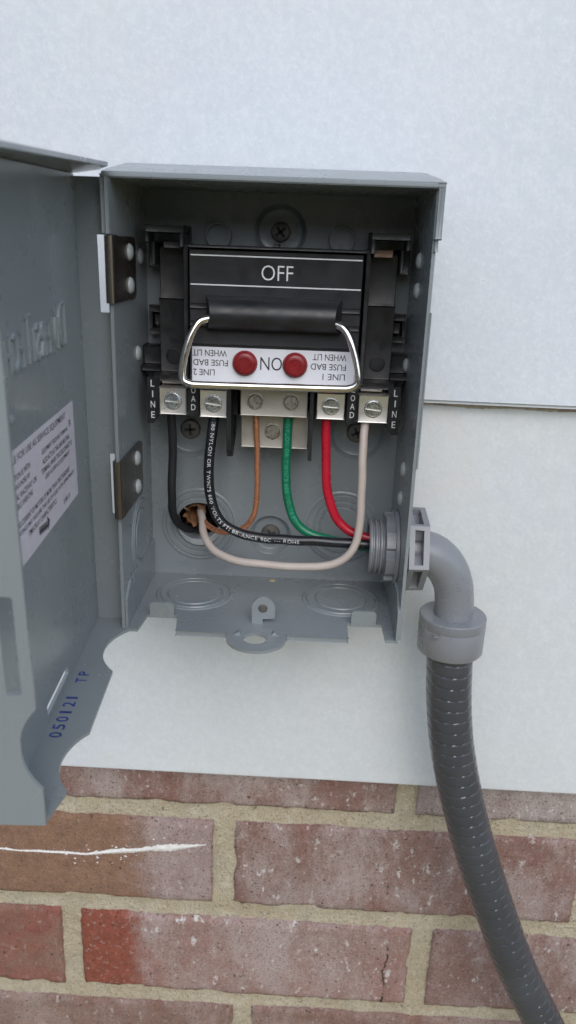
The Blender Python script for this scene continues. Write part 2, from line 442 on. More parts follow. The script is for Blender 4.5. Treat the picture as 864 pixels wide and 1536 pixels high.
# mortar: one rough recessed bed, dense where it is seen
def axis(lo, hi, a, b, fine, coarse):
    o = []; x = lo
    while x < hi: o.append(x); x += fine if a <= x <= b else min(coarse, a - x if x < a else coarse)
    return o + [hi]
xs = axis(-1600, 1600, -190, 280, 1.9, 160); zs = axis(0, 668, 425, 645, 1.6, 80)
k = B(); gv = []
for z in zs:
    row = []
    for x in xs:
        q = Vector((x, z, 0))
        dr = ((z - ZB) / CH) % 1.0; dist = min(dr, 1-dr)*CH          # tooled slightly hollow between the courses
        y = 2.5 + .4*max(0, 1 - (dist/5.0)**2) + .9*noise.noise(q*.06) + .45*noise.noise(q*.28) + .5*noise.noise(q*.75)
        row.append(k.bm.verts.new((x, y, z)))
    gv.append(row)
for a, b_ in zip(gv, gv[1:]):
    for i in range(len(xs)-1): k.bm.faces.new((a[i], a[i+1], b_[i+1], b_[i]))
k.build('mortar', 'mortar', bw, fix=False, ang=180)
# dried white paint run across one brick, ragged and broken up, with stray flecks
k = B(); n = 520; up, lo, md = [], [], []
for i in range(n):
    t = i/(n-1); x = -96 + 188*t
    zc = 2.0 + (0 if t < .64 else (t-.64)*30) + .8*noise.noise(Vector((x*.06, 3, 1)))
    th = .8 + .3*noise.noise(Vector((x*.2, 1, 5))) if t < .64 else .9 + 2.4*math.sin(min(1, (t-.64)/.36)*math.pi*.82)*(.6 + .7*noise.noise(Vector((x*.16, 9, 2))))
    if t > .95: th *= (1-t)/.05
    rag = lambda q: .55*noise.noise(Vector((x*1.1, q, 4))) + .35*noise.noise(Vector((x*2.6, q, 1)))
    a_ = max(.04, th + rag(2)); b2 = max(.04, th*.85 + rag(8))
    up.append((x, .1, zc + a_)); md.append((x, -.62, zc + (a_-b2)*.3)); lo.append((x, .1, zc - b2))
k.poly(up + md + lo, [(i, i+1, n+i+1, n+i) for i in range(n-1)] + [(n+i, n+i+1, 2*n+i+1, 2*n+i) for i in range(n-1)])
for i in range(60):
    x = random.uniform(10, 92); zc = 2 + max(0, (x-24)/188*30) + random.gauss(0, 3.6); r_ = random.uniform(.2, .75)
    m = 7; rim = [(x + r_*random.uniform(.6, 1.9)*math.cos(2*math.pi*q/m), .1, zc + r_*random.uniform(.5, 1.0)*math.sin(2*math.pi*q/m)) for q in range(m)]
    k.poly([(x, -.45, zc)] + rim, [(0, q+1, (q+1) % m + 1) for q in range(m)])
po = k.build('paint_run', 'whitepaint', bricks[(0, -1)], fix=True)

# ---- unseen plank fence, added behind the viewer to darken the box interior
fo = bpy.data.objects.new('added_fence', None); COL.objects.link(fo); fo.location = (0, -5.2, 0)
tag(fo, 'unseen cedar plank fence added behind the viewer to darken the low horizon', 'fence')
fm = B(); fm.box(-68, 68, 0, 20, 30, 1830, 4)
pl = fm.build('added_fence_plank', 'cedar', fo); pl.location = (-5.95, 0, 0)
for i in range(1, 84):
    q = pl.copy(); COL.objects.link(q); q.location = (-5.95 + .1435*i, random.uniform(-.004, .004), random.uniform(-.01, .01))
for z in (300, 950, 1600):
    k = B(); k.box(-6100, 6100, -40, -1, z, z+88, 3); k.build('added_fence_rail', 'cedar', fo)
for i in range(6):
    k = B(); k.box(-45, 45, -131, -41, 0, 1800, 4); q = k.build('added_fence_post', 'cedar', fo); q.location = (-6 + 2.4*i, 0, 0)

# ================================================================== the disconnect box
BB = (0, 0, -HH)
box = thing('disconnect_box', BB, 'open grey painted metal electrical disconnect box on the siding', 'electrical box')
def part(k, name, mat, parent=None, base=None, **kw): return k.build(name, mat, parent or box, base or BB, **kw)
fxz = lambda d: (lambda x, z: P(x, d, z))
DISH = [(0.0, 67.5, 10.6), (-36.6, -14.2, 12.2), (35.4, -12.8, 12.2), (-.6, -61.0, 9.4)]
KOL = (-32.6, -57.4)
k = B(); k.plate([(-HW-T, -HH-T), (HR+T, -HH-T), (HR+T, HH+T), (-HW-T, HH+T)], [circ(x, z, r, 40) for x, z, r in DISH] + [circ(*KOL, 10.6, 40)] , fxz(0), (0, T, 0))
part(k, 'back_panel', 'paint')
for i, (x, z, r) in enumerate(DISH):
    k = B(); k.lathe([(r+.25, .05), (r-.1, .12), (r-.5, -.1), (r-1.7, -2.3), (r-2.3, -2.6), (r*.5, -2.6), (0, -2.6)], P(x, 0, z), (0, -1, 0), 44)
    dish = part(k, 'mounting_dish', 'paint')
    rs = 4.3 if i else 3.9
    k = B(); k.lathe([(rs, -2.55), (rs, -1.3), (rs-.5, -.7), (rs*.5, -.35), (0, -.25)], P(x, 0, z), (0, -1, 0), 30)
    part(k, 'mounting_screw', 'darkscrew', dish)
    a = R(38 if i == 0 else (4 if i == 1 else 25)); k = B()
    for q in (a, a + math.pi/2):
        u = Vector((math.cos(q), 0, math.sin(q))); w = Vector((-math.sin(q), 0, math.cos(q)))
        c = P(x, -.2, z); L_, h_ = 2.4, .55; f = Vector((0, -.10, 0))
        k.poly([c - u*L_ - w*h_ + f, c + u*L_ - w*h_ + f, c + u*L_ + w*h_ + f, c - u*L_ + w*h_ + f, c - u*L_ - w*h_ - f, c + u*L_ - w*h_ - f, c + u*L_ + w*h_ - f, c - u*L_ + w*h_ - f],
               [(0, 1, 2, 3), (7, 6, 5, 4), (0, 4, 5, 1), (1, 5, 6, 2), (2, 6, 7, 3), (3, 7, 4, 0)])
        f.y -= .02
    part(k, 'cross_recess', 'ink', dish)
def knockout(c, ax, rr, hole=0.0, h=.45):
    k = B(); p = []
    if hole: p += [(hole, -1.0), (hole, h)]
    else: p += [(0, h)]
    for r in rr: 
        if r - .45 > hole: p += [(r-.45, h), (r-.2, h*.6), (r, .06), (r+.3, .06), (r+.6, h*.8)]
    p += [(rr[-1]+1.3, h*.75), (rr[-1]+1.9, .04)]
    k.lathe(p, c, ax, 56); return part(k, 'knockout', 'paint')
knockout(P(KOL[0], 0, KOL[1]), (0, -1, 0), [10.6, 12.6, 15.2], hole=10.4)
knockout(P(31.0, 0, -56.0), (0, -1, 0), [9.6, 12.2, 15.0])
knockout(P(-31.6, 21.6, -HH), (0, 0, 1), [11.6, 14.9], h=.7)
knockout(P(31.4, 21.2, -HH), (0, 0, 1), [10.9, 14.9], h=.7)
knockout(P(-HW, 25.5, -53.5), (1, 0, 0), [10.6, 14.9], h=.7)
# side walls
fdz = lambda x: (lambda d, z: P(x, d, z))
k = B(); k.plate([(0, -HH), (DP, -HH), (DP, HH), (0, HH)], [], fdz(-HW), (-T, 0, 0)); part(k, 'side_wall', 'paint')
k = B(); k.plate([(0, -HH), (DP-.4, -HH), (DP-.4, HH), (0, HH)], [], fdz(HR), (T, 0, 0)); part(k, 'side_wall', 'paint')
k = B(); k.box(HR+T, HR+T+.5, 38, DP, -12.4, 42.0, .15); part(k, 'wall_stiffener', 'paint')
for sx in (-1, 1):   # upturned side flange of the bottom
    k = B(); k.plate([(2, -HH), (DP-1.2 if sx < 0 else DP+.6, -HH), (DP-1.2 if sx < 0 else DP+.6, -69.5), (48.5, -64.5), (2, -64.5)], [], fdz(-HW+.05 if sx < 0 else HR-.05), (-sx*.9, 0, 0)); part(k, 'corner_flange', 'paint')
# top: flat ceiling, sloped rain hood above it, side returns
k = B(); k.box(-HW-T, HR+T, -T, DP, HH, HH+T, .2); part(k, 'ceiling', 'paint')
k = B()
k.poly([P(-HW-2.2, 58.4, 81.0), P(HR+2.4, 58.4, 81.0), P(HR+2.4, 58.4, 82.9), P(-HW-2.2, 58.4, 82.9),
        P(-HW-2.0, 50, 84.6), P(HR+1.6, 50, 84.6), P(-HW+.6, 32, 88.0), P(HR-1.8, 32, 88.0), P(-HW-2.0, -.5, 88.5), P(HR+1.6, -.5, 88.5),
        P(-HW-2.0, -.5, 83.2), P(HR+1.6, -.5, 83.2), P(-HW-2.0, 50, 83.2), P(HR+1.6, 50, 83.2)],
       [(0, 1, 2, 3), (3, 2, 5, 4), (4, 5, 7, 6), (6, 7, 9, 8), (10, 8, 9, 11), (0, 3, 4, 12), (1, 13, 5, 2), (12, 4, 6, 8, 10), (13, 11, 9, 7, 5), (0, 12, 13, 1), (12, 10, 11, 13)])
es = [e for e in k.bm.edges if e.calc_length() > 80]
bmesh.ops.bevel(k.bm, geom=es, offset=.5, segments=2, affect='EDGES')
part(k, 'rain_hood', 'paint')
k = B(); k.box(HR+T-.9, HR+T+1.15, 56.3, 58.2, 65.8, 82.6, .4); k.box(HR+T+.02, HR+T+1.1, 30, 58.1, 65.8, 82.6, .4); k.box(HR+T-.6, HR+T+.4, 56.2, 57.4, 62.0, 66.5, .25); part(k, 'hood_return', 'paint')
k = B(); k.box(-HW-T-1.5, -HW-T-.1, 36, 57.8, 64.0, 82.0, .3); part(k, 'hood_return', 'paint')
k = B(); k.box(-HW-T-.05, -HW+.15, 50, 58.2, 63.8, 81.8, .3); part(k, 'hood_return', 'paint')
# bottom with cut-outs and hasp ring
rc = (-2.4, 58.4); rr_ = 11.7
a0 = math.acos((DP - 58.4)/rr_) if False else math.asin((DP-58.4)/rr_)
ring = circ(rc[0], rc[1], rr_, 40, math.pi - a0, a0 + 0.0) if False else [(rc[0] + rr_*math.cos(t), rc[1] + rr_*math.sin(t)) for t in [math.pi - a0 - (math.pi - 2*a0)*i/40 for i in range(41)]]
out = [(-HW, 0), (HR, 0), (HR, DP), (47.8, DP), (47.4, 43.6), (33.5, 43.6), (33.4, DP)] + ring[::-1] + [(-34.0, DP), (-35.6, 43.6), (-47.7, 43.6), (-49.0, DP), (-HW, DP)]
k = B(); k.plate(out, [circ(-2.8, 60.0, 4.3, 28, rx=4.6)], lambda x, d: P(x, d, -HH), (0, 0, -T)); part(k, 'bottom_panel', 'paint')
k = B(); k.box(-33.9, -14.2, DP-.9, DP+.1, -HH-1.9, -HH+.12, .3); part(k, 'front_lip', 'paint')
k = B(); k.box(9.4, 33.3, DP-.9, DP+.1, -HH-1.9, -HH+.12, .3); part(k, 'front_lip', 'paint')
for x0, x1 in ((-46.6, -36.7), (34.9, 44.9)):
    k = B(); pts = [(x0, -HH-.6)] + [(x1, -HH-.6)] + [(x1 - 1.4 + 1.4*math.cos(R(a)), -76.9 + 1.4*math.sin(R(a))) for a in (0, 30, 60, 90)] + [(x0 + 1.4 - 1.4*math.sin(R(a)), -76.9 + 1.4*math.cos(R(a))) for a in (0, 30, 60, 90)]
    k.plate(pts, [], fxz(44.6), (0, T, 0)); part(k, 'stop_tab', 'paint')
k = B(); pts = [(-5.0, -HH+.0), (-.6, -HH+.0), (-.6, -HH+2.0), (4.2, -HH+2.4)] + [(-.4 + 4.6*math.cos(R(a)), -74.6 + 4.6*math.sin(R(a))) for a in range(0, 181, 15)]
k.plate(pts, [circ(-.7, -74.9, 1.9, 20)], fxz(47.2), (0, T, 0)); tb = part(k, 'latch_tab', 'paint')
k = B(); k.lathe([(1.75, -.4), (1.75, .25), (1.3, .45), (0, .5)], P(-.7, 46.6, -74.9), (0, -1, 0), 20); part(k, 'latch_stud', 'darkscrew', tb)
for x, d in ((-9.9, 56.4), (5.0, 55.6)):
    s = -1 if x < 0 else 1
    k = B(); k.poly([P(x-1.5, d-1.2, -HH), P(x+1.5, d-1.2, -HH), P(x+1.5, d+1.6, -HH), P(x-1.5, d+1.6, -HH), P(x+s*-.9, d-.6, -HH+1.5), P(x+s*-.7, d+1.3, -HH+1.2)],
                    [(0, 1, 4), (1, 2, 5, 4), (2, 3, 5), (3, 0, 4, 5)]); part(k, 'lance', 'paint')
k = B(); k.lathe([(0, .35), (1.0, .3), (1.5, .02)], P(1.0, 4.0, -HH), (0, 0, 1), 10); part(k, 'paint_chip', 'dirt')
# rivets
def rivet(x, d, z, nx, r=3.0, parent=None):
    k = B(); k.lathe([(r*1.0, 0.0), (r*.98, .35), (r*.8, .95), (r*.5, 1.35), (0, 1.5)], P(x, d, z), (nx, 0, 0), 24)
    return part(k, 'rivet', 'rivet', parent)
for d, z in ((27, 58.6), (27.2, 48.0), (11.8, 18.4), (31.5, -19.5), (29.8, -32.0)): rivet(HR, d, z, -1)
for d, z in ((21.3, 20.4), (12.5, 56.5)): rivet(-HW, d, z, 1)
rivet(-HW-T, 48.5, -45.5, -1, 3.3)
# hinges: leaf riveted inside the wall, rolled round its front edge
for zt, zbt, d0 in ((63.4, 41.6, 24.4), (-14.0, -35.8, 21.6)):
    prof = [(-HW+.12, 54.5)]
    arc = [(-HW-1.0 + 2.0*math.cos(R(a)), 57.2 + 2.0*math.sin(R(a))) for a in range(-20, 201, 20)]
    ol = [(-HW+.12, 50)] + [(-HW-.63 + .8*math.cos(R(a)), 57.2 + 1.15*math.sin(R(a))) for a in range(0, 141, 20)] + [(-HW-1.5, 52.5), (-HW-2.2, 52.5)] + \
         [(-HW-.63 - 1.6*math.cos(R(a)), 57.2 + 1.75*math.sin(R(a))) for a in range(0, 181, 20)] + [(-HW+.95, 50)]
    k = B(); k.plate(ol, [], lambda x, d: P(x, d, zbt), (0, 0, zt - zbt))
    h = part(k, 'hinge', 'hinge')
    k = B(); k.plate([(50.3, zbt), (50.3, zt)] + [(d0 + 3 - 3*math.sin(R(a)), zt - 3 + 3*math.cos(R(a))) for a in (0, 30, 60, 90)] + [(d0 + 3 - 3*math.cos(R(a)), zbt + 3 - 3*math.sin(R(a))) for a in (0, 30, 60, 90)], [], fdz(-HW+.12), (.83, 0, 0))
    part(k, 'hinge_leaf', 'hinge', h)
    for z in (zt - 5.2, zbt + 5.0): rivet(-HW+.95, d0 + 10.6, z, 1, 3.0, h)

# ---- door (frame: x across the flange, d from the hinge towards the viewer, z up)
DFL = 13.6
door_k = B(); door_k.plate([(0, -HH), (112, -HH), (112, HH+.6), (0, HH+.6)], [rrect(46.0, 71.0, -78.6, -75.0, .6)], fdz(0), (-T, 0, 0))
door = door_k.build('door', 'paint', box)
door.matrix_local = Matrix.Translation(Vector((-66.4, -51.0, HH + 0.0))*.001) @ Matrix.Rotation(R(2.2), 4, 'Z') @ Matrix.Rotation(R(2.0), 4, 'X')
def dpart(k, name, mat='paint', **kw): return k.build(name, mat, door, (0, 0, 0), **kw)
k = B(); k.plate([(-T, -HH), (10.6, -HH), (10.6, HH), (-T, HH)], [rrect(6.6, 9.9, 38.0, 63.6, .3), rrect(7.4, 9.4, -37.0, -13.0, .3)], fxz(0), (0, T, 0)); dpart(k, 'hinge_flange')
def scal(u0, u1, dep, n=16):
    ch = (u1-u0)/2; r = (ch*ch + dep*dep)/(2*dep); cu = (u0+u1)/2; a = math.asin(min(1, ch/r))
    return [(cu - r*math.sin(-t), r*math.cos(t) - (r - dep)) for t in [-a + 2*a*i/n for i in range(n+1)]]
fe = []
for u0, u1, dep in ((9, 39, 6.2), (74, 101, 5.0)):
    sc = scal(u0, u1, dep); sc.sort(); fe += [(DFL - max(0, q), u) for u, q in sc]
out = [(-T, 0), (-T, 112), (DFL-2.5, 112)] + fe[::-1] + [(DFL, 6.5), (10.8, 1.0), (10.8, 0)]
k = B(); k.plate(out, [], lambda w, u: P(w, u, -HH), (0, 0, -T)); dpart(k, 'bottom_flange')
k = B(); k.plate([(-T, 0), (-T, 112), (DFL, 112), (DFL, 10), (9, 2), (9, 0)], [], lambda w, u: P(w, u, HH + .6 + max(0, w)/DFL*(2.4 - 2.6*u/108)), (0, 0, T)); dpart(k, 'top_flange')
sc = scal(-71.0, -46.5, 4.8); sc.sort()
FW = DFL - 2.5
out = [(-T, -HH-T), (FW, -HH-T), (FW+.1, -71.0)] + [(FW - max(0, q), z) for z, q in sc] + [(FW, -46.0), (FW, 70), (FW, HH+.9), (-T, HH+.6)]
k = B(); k.plate(out, [rrect(4.4, 8.2, -42.2, -15.0, .8)], fxz(112.05), (0, -T, 0)); dpart(k, 'outer_flange')
k = B(); k.lathe([(1.6, 0), (1.5, .5), (.9, 1.0), (0, 1.15)], P(0, 80.0, 19.5), (1, 0, 0), 16); dpart(k, 'weld_nub')
# warning label and its print; text runs from the outer edge towards the hinge
k = B(); k.box(0.03, .16, 19.2, 96.0, -22.2, 11.0); dpart(k, 'warning_label', 'paperlabel')
dux, duz = Vector((0, 1, 0)), Vector((0, 0, 1))
def dtext(s, u_left, u_right, z, h, bold=.012): text('label_print', s, P(.19, u_left, z), dux, duz, u_left - u_right, h, 'ink', door, bold=bold)
dtext('SUITABLE FOR USE AS SERVICE EQUIPMENT', 92.5, 29.2, 7.0, 2.4)
for s, a, b_, z in (('EQUIPMENT GROUND TERMINAL', 56.2, 27.2, 2.6), ('ALSO ACTS AS THE LINE NEUTRAL', 56.4, 25.9, -.3), ('TERMINAL WHEN THIS DISCONNECT IS', 58.2, 23.6, -3.0), ('USED AS SERVICE EQUIPMENT', 55.0, 27.0, -5.6),
                    ('INSTALLATION IS WITH', 91, 67.8, 2.6), ('EQUIPMENT GROUNDED BY', 93, 68.5, -.2), ('USE OF METAL RACEWAY OR', 93.5, 63.0, -3.0), ('CABLE SHEATHS', 84, 67.6, -5.6),
                    ('STARTING CURRENT OF MOTORS OF MORE THAN THE STANDARD', 88.5, 28.6, -10.9), ('RATINGS MAY REQUIRE THE USE OF FUSES WITH APPROPRIATE', 82.5, 23.5, -13.6), ('TIME-DELAY CHARACTERISTICS', 74.0, 45.4, -16.2), ('E198 LH', 37.4, 30.0, -19.6)):
    dtext(s, a, b_, z, 1.75)
k = B(); q = [(62.5, 1.9), (63.6, 1.9)]
for i in range(8):
    u = 64.6 - i*1.05; k.poly([P(.19, u, -19.6 - .12*i), P(.19, u-.75, -19.7 - .12*i), P(.19, u-.85, -17.2 - .12*i), P(.19, u-.1, -17.1 - .12*i)], [(0, 1, 2, 3)])
k.poly([P(.20, 64.8, -18.9), P(.20, 56, -19.9), P(.20, 56, -19.2), P(.20, 64.8, -18.2)], [(0, 1, 2, 3)])
k.poly([P(.19, 56.4, -16.6), P(.19, 53.8, -18.6), P(.19, 55.6, -21.6), P(.19, 56.0, -19.6)], [(0, 1, 2, 3)])
dpart(k, 'label_print', 'ink', fix=False)
k = B(); lx, ly, lr = 24.6, 4.6, 1.15
k.plate(circ(lx, ly, lr, 20), [circ(lx, ly, lr-.3, 20)], fdz(.19), (.01, 0, 0)); k.box(.19, .2, lx-.15, lx+.15, ly-.2, ly+.9); k.box(.19, .2, lx-.6, lx+.6, ly-.35, ly-.1); dpart(k, 'label_print', 'ink')
# maker's name pressed into the door: seen from inside it reads mirrored; strokes in a unit cell
def arc(cx, cy, rx, ry, a0, a1, n=8): return [(cx + rx*math.cos(R(a0 + (a1-a0)*i/n)), cy + ry*math.sin(R(a0 + (a1-a0)*i/n))) for i in range(n+1)]
STROKES = {'D': [[(0, 0), (0, 1)], [(0, 1), (.4, 1)] + arc(.4, .5, .6, .5, 80, -80, 9) + [(.4, 0), (0, 0)]], 'I': [[(.5, 0), (.5, 1)]], 'V': [[(0, 1), (.5, 0), (1, 1)]],
           'E': [[(1, 1), (0, 1), (0, 0), (1, 0)], [(0, .52), (.85, .52)]], 'R': [[(0, 0), (0, 1), (.5, 1)] + arc(.5, .75, .45, .25, 80, -80, 6) + [(.5, .5), (0, .5)], [(.5, .5), (1, 0)]],
           'S': [arc(.5, .76, .5, .24, 25, 200, 7) + arc(.5, .26, .5, .26, 80, -155, 9)], 'T': [[(0, 1), (1, 1)], [(.5, 1), (.5, 0)]], 'C': [arc(.55, .5, .55, .5, 50, 310, 12)], 'H': [[(0, 0), (0, 1)], [(1, 0), (1, 1)], [(0, .5), (1, .5)]]}
u = 23.4
for ch, h, w in (('D', 12.8, 6.6), ('I', 9.4, .4), ('V', 9.4, 4.6), ('E', 9.4, 3.0), ('R', 9.4, 3.5), ('S', 9.4, 3.5), ('I', 9.4, .4), ('T', 12.8, 5.7), ('E', 9.4, 3.0), ('C', 9.4, 4.0), ('H', 9.4, 4.0)):
    k = B()
    for st_ in STROKES[ch]:
        k.tube([P(0, u + a*w, 30.6 + b_*h) for a, b_ in st_], .85, 12, ref=Vector((1, 0, 0)))
    for v in k.bm.verts: v.co.x *= 1.05
    dpart(k, 'embossed_letter', ang=60)
    u += w + 1.85
# ink stamp on the bottom flange
def stamp(s, u0, u1, w0, w1):
    text('ink_stamp', s, P(w1, u0, -HH + .04), Vector((0, 1, 0)), Vector((-1, 0, 0)), u0 - u1, w1 - w0, 'blueink', door, bold=.012)
u = 77.5
for ch in '050121':
    stamp(ch, u - (.5 if ch == '1' else 0), u - (2.7 if ch != '1' else 1.6), 1.6, 5.6); u -= 4.05
stamp('T', 47.0, 44.2, 2.2, 6.0); stamp('P', 42.6, 40.0, 2.2, 6.0)

# ================================================================== fuse block
FB = (0, 2, 0)
fb = thing('fuse_block', FB, 'black plastic fuse block base screwed inside the open box', 'fuse block')
def fpart(k, name, mat='black', parent=None, **kw): return k.build(name, mat, parent or fb, FB, **kw)
k = B(); k.box(-46, 46, .3, 11, 11, 61, .6); fpart(k, 'base')
for s in (-1, 1):
    a, b_ = sorted((s*33.2, s*34.9)); k = B(); k.box(a, b_, 10, 24.5, 12, 61.8, .25); fpart(k, 'well_wall')
    a, b_ = sorted((s*35, s*46)); k = B(); k.box(a, b_, 10.5, 15, 13, 41.0, .4); k.box(a, b_, 10.5, 12.6, 41.2, 60, .3); fpart(k, 'shoulder')
    # inverted-U guard at the top corner
    x0, x1 = s*34.6, s*48.8
    k = B(); a, b_ = sorted((x0, x1)); k.box(a, b_, 6, 25.5, 65.4, 67.9, .3)
    a, b_ = sorted((x1, x1 - s*1.4)); k.box(a, b_, 16, 25.5, 61.9, 65.6, .3)
    a, b_ = sorted((x0, x0 + s*1.4)); k.box(a, b_, 6, 25.5, 60.5, 65.6, .3); fpart(k, 'guard')
    k = B(); a, b_ = sorted((s*46.2, s*47.2)); k.box(a, b_, 10, 21, 54, 62.2, .2); fpart(k, 'guard_leg')
    k = B(); a, b_ = sorted((s*46, s*51)); k.box(a, b_, 4, 8.5, 53, 62, .3); fpart(k, 'side_lug')
    # C-shaped side tab
    k = B(); a, b_ = sorted((s*45.8, s*51.3)); k.box(a, b_, 3, 9, 35.6, 38.0, .2); k.box(a, b_, 3, 9, 27.0, 29.4, .2)
    a, b_ = sorted((s*50.0, s*51.3)); k.box(a, b_, 3, 9, 29, 36, .2); fpart(k, 'side_tab')
    k = B(); a, b_ = sorted((s*45.8, s*49.2)); k.box(a, b_, 3, 8, 30.6, 34.6, .3); fpart(k, 'tab_pin')
    # lower bracket with a slanted foot
    k = B(); a, b_ = sorted((s*45.8, s*53.2)); k.box(a, b_, 3, 12, 15.4, 22.4, .4); k.box(a, b_, 3, 17, 13.2, 15.2, .3)
    k.plate([(s*53.0, 13.2), (s*47.0, 13.2), (s*47.0, 5.5)], [], fxz(14), (0, 1.4, 0)); fpart(k, 'bracket')
    k = B(); k.lathe([(3.2, 0), (3.1, .3), (2.7, .35), (2.6, .1), (0, .1)], P(s*40.6, 15, 19), (0, -1, 0), 24); fpart(k, 'moulding_mark')
k = B(); k.box(-33.2, 33.2, 10, 24.5, 60.6, 61.7, .2); fpart(k, 'well_wall')
k = B(); k.box(-47, 47, 3, 24, 10.4, 13.0, .3); fpart(k, 'bottom_rail')
k = B(); k.box(-49.5, -14.5, 6, 15.5, -3.4, 10.3, .4); fpart(k, 'terminal_shelf')
k = B(); k.box(14.3, 49.5, 6, 15.5, -3.4, 10.3, .4); fpart(k, 'terminal_shelf')
k = B(); k.box(-1.0, .6, 12, 24.8, 61.7, 62.7, .2); fpart(k, 'locating_rib')
for x in (-24.5, 24.5):
    k = B(); k.lathe([(5.2, 0), (5.2, 3), (4.8, 3.4), (4.4, 3.4), (4.4, .5), (0, .5)], P(x, .2, 65.2), (0, -1, 0), 28); fpart(k, 'pilot_ring', 'paint')
k = B(); k.box(36.2, 43.4, 13.0, 18.5, 59.3, 62.0, .3); fpart(k, 'fuse_clip', 'clip')
k = B(); k.box(-43.4, -36.2, 13.0, 18.5, 60.0, 62.4, .3); fpart(k, 'fuse_clip', 'black')
for x in (-40.0, 38.5):
    k = B(); k.box(x-4.2, x+4.2, 15, 22, 9.2, 10.3, .2); fpart(k, 'busbar', 'bar')
# phase barriers
def fin(x0, x1, pts):
    k = B(); k.plate(pts, [], fdz(x0), (x1-x0, 0, 0)); fpart(k, 'barrier')
fin(-17.9, -16.2, [(3, 11), (28, 11), (28, -15.5), (24, -19), (17, -20.5), (3, -12)])
fin(14.6, 16.1, [(3, 11), (27, 11), (27, -18.8), (22, -20), (3, -12)])
# lettered flags
def flag(x0, x1, z0, z1, word, d, cut=0.0):
    k = B(); cx = x0 if cut < 0 else x1
    pts = [(x0, z1), (x1, z1), (x1, z0 + (3.5 if cut < 0 else 0)), (x1 - (0 if cut >= 0 else .01), z0 + (3.4 if cut < 0 else 0))]
    if cut < 0: pts = [(x0, z1), (x1, z1), (x1, z0+4.0), (x0 + 2.2, z0), (x0, z0)]
    elif cut > 0: pts = [(x0, z1), (x1, z1), (x1, z0), (x1 - 2.6, z0), (x0, z0 + 3.0)]
    else: pts = [(x0, z1), (x1, z1), (x1, z0), (x0, z0)]
    k.plate(pts, [], fxz(d), (0, 8, 0)); fl = fpart(k, 'letter_flag')
    h = 2.6 if len(word) == 4 and cut else 2.35; st = 4.15 if cut else 3.35
    zz = z1 - (1.0 if cut else .2); xc = (x0+x1)/2 + (-.35 if cut < 0 else (.55 if cut > 0 else 0))
    for ch in word:
        w = .45 if ch == 'I' else (1.45 if ch in 'LE' else 1.75)
        text('letter', ch, P(xc - w/2, d + .05, zz - h), (1, 0, 0), (0, 0, 1), w, h, 'print', fl, FB, bold=.004); zz -= st
flag(-49.6, -44.6, -6.4, 11.8, 'LINE', 25, -1)
flag(44.9, 49.8, -7.4, 11.6, 'LINE', 25, 1)
flag(-33.6, -29.3, -3.0, 12.0, 'LOAD', 24.5)
flag(29.2, 33.4, -3.6, 11.4, 'LOAD', 24.5)
# terminal lugs with slotted screws
def screw(x, z, d, r, ang, mat, parent, builder, hex_=False):
    k = B(); k.lathe([(r+.55, -.2), (r+.5, .06), (r+.1, .1), (r, -.2)], P(x, d, z), (0, -1, 0), 32); builder(k, 'screw_rim', mat, parent)
    k = B(); a = R(ang); u = Vector((math.cos(a), 0, math.sin(a))); w = Vector((-math.sin(a), 0, math.cos(a)))
    # two half-round head pieces either side of the slot
    for s in (-1, 1):
        pts = []
        h0 = .42
        a1 = math.asin(h0/r); m = 14
        for i in range(m+1):
            t = a1 + (math.pi - 2*a1)*i/m; pts.append((r*.96*math.cos(t), s*r*.96*math.sin(t)))
        c = P(x, d, z)
        lo_ = [c + u*p + w*q + Vector((0, 1.0, 0)) for p, q in pts]; mid = [c + u*p + w*q + Vector((0, -.45, 0)) for p, q in pts]
        hi = [c + u*p*.86 + w*(q*.86 + s*.06) + Vector((0, -.8, 0)) for p, q in pts]
        n = len(pts)
        k.poly(lo_ + mid + hi, [(i, (i+1) % n, n + (i+1) % n, n + i) for i in range(n)] + [(n+i, n + (i+1) % n, 2*n + (i+1) % n, 2*n + i) for i in range(n)] + [tuple(range(2*n, 3*n))])
    c = P(x, d - .05, z); L_ = r*.97
    k.poly([c - u*L_ - w*.5, c + u*L_ - w*.5, c + u*L_ + w*.5, c - u*L_ + w*.5], [(0, 1, 2, 3)])
    builder(k, 'screw', mat, parent)
for x0, x1, z0, z1, ang, mat, sm in ((-44.0, -33.9, -1.8, 8.5, -4, 'alu', 'zinc'), (-28.2, -18.0, -2.3, 8.1, -8, 'alu', 'zinc'), (17.4, 28.0, -1.3, 8.6, -3, 'alu', 'zinc'), (33.6, 44.8, -2.0, 8.5, -6, 'alu', 'zinc')):
    k = B(); k.box(x0, x1, 12, 28, z0, z1, .35); lug = fpart(k, 'terminal_lug', mat)
    screw((x0+x1)/2 + (.0), (z0+z1)/2 + .1, 28, 3.05, ang, sm, lug, lambda k, n, m, p: fpart(k, n, m, p))

# ---- ground bar
GB = (0, 8, -8)
gb = thing('ground_bar', GB, 'stepped plated metal ground bar with three slotted screws between the black barriers', 'terminal bar')
def gpart(k, name, mat, parent=None, **kw): return k.build(name, mat, parent or gb, GB, **kw)
k = B(); k.box(-12.7, 13.6, 11, 24.5, -1.8, 9.4, .4); up_ = gpart(k, 'upper_block', 'bar')
k = B(); k.box(-12.9, 14.3, .3, 17.0, -16.4, -.6, .4); lo_ = gpart(k, 'lower_plate', 'bar')
screw(-7.0, 3.9, 24.5, 2.9, 88, 'steel', up_, gpart); screw(7.2, 4.1, 24.5, 2.9, 92, 'steel', up_, gpart); screw(-.1, -9.6, 17.0, 3.0, 32, 'steel', lo_, gpart)

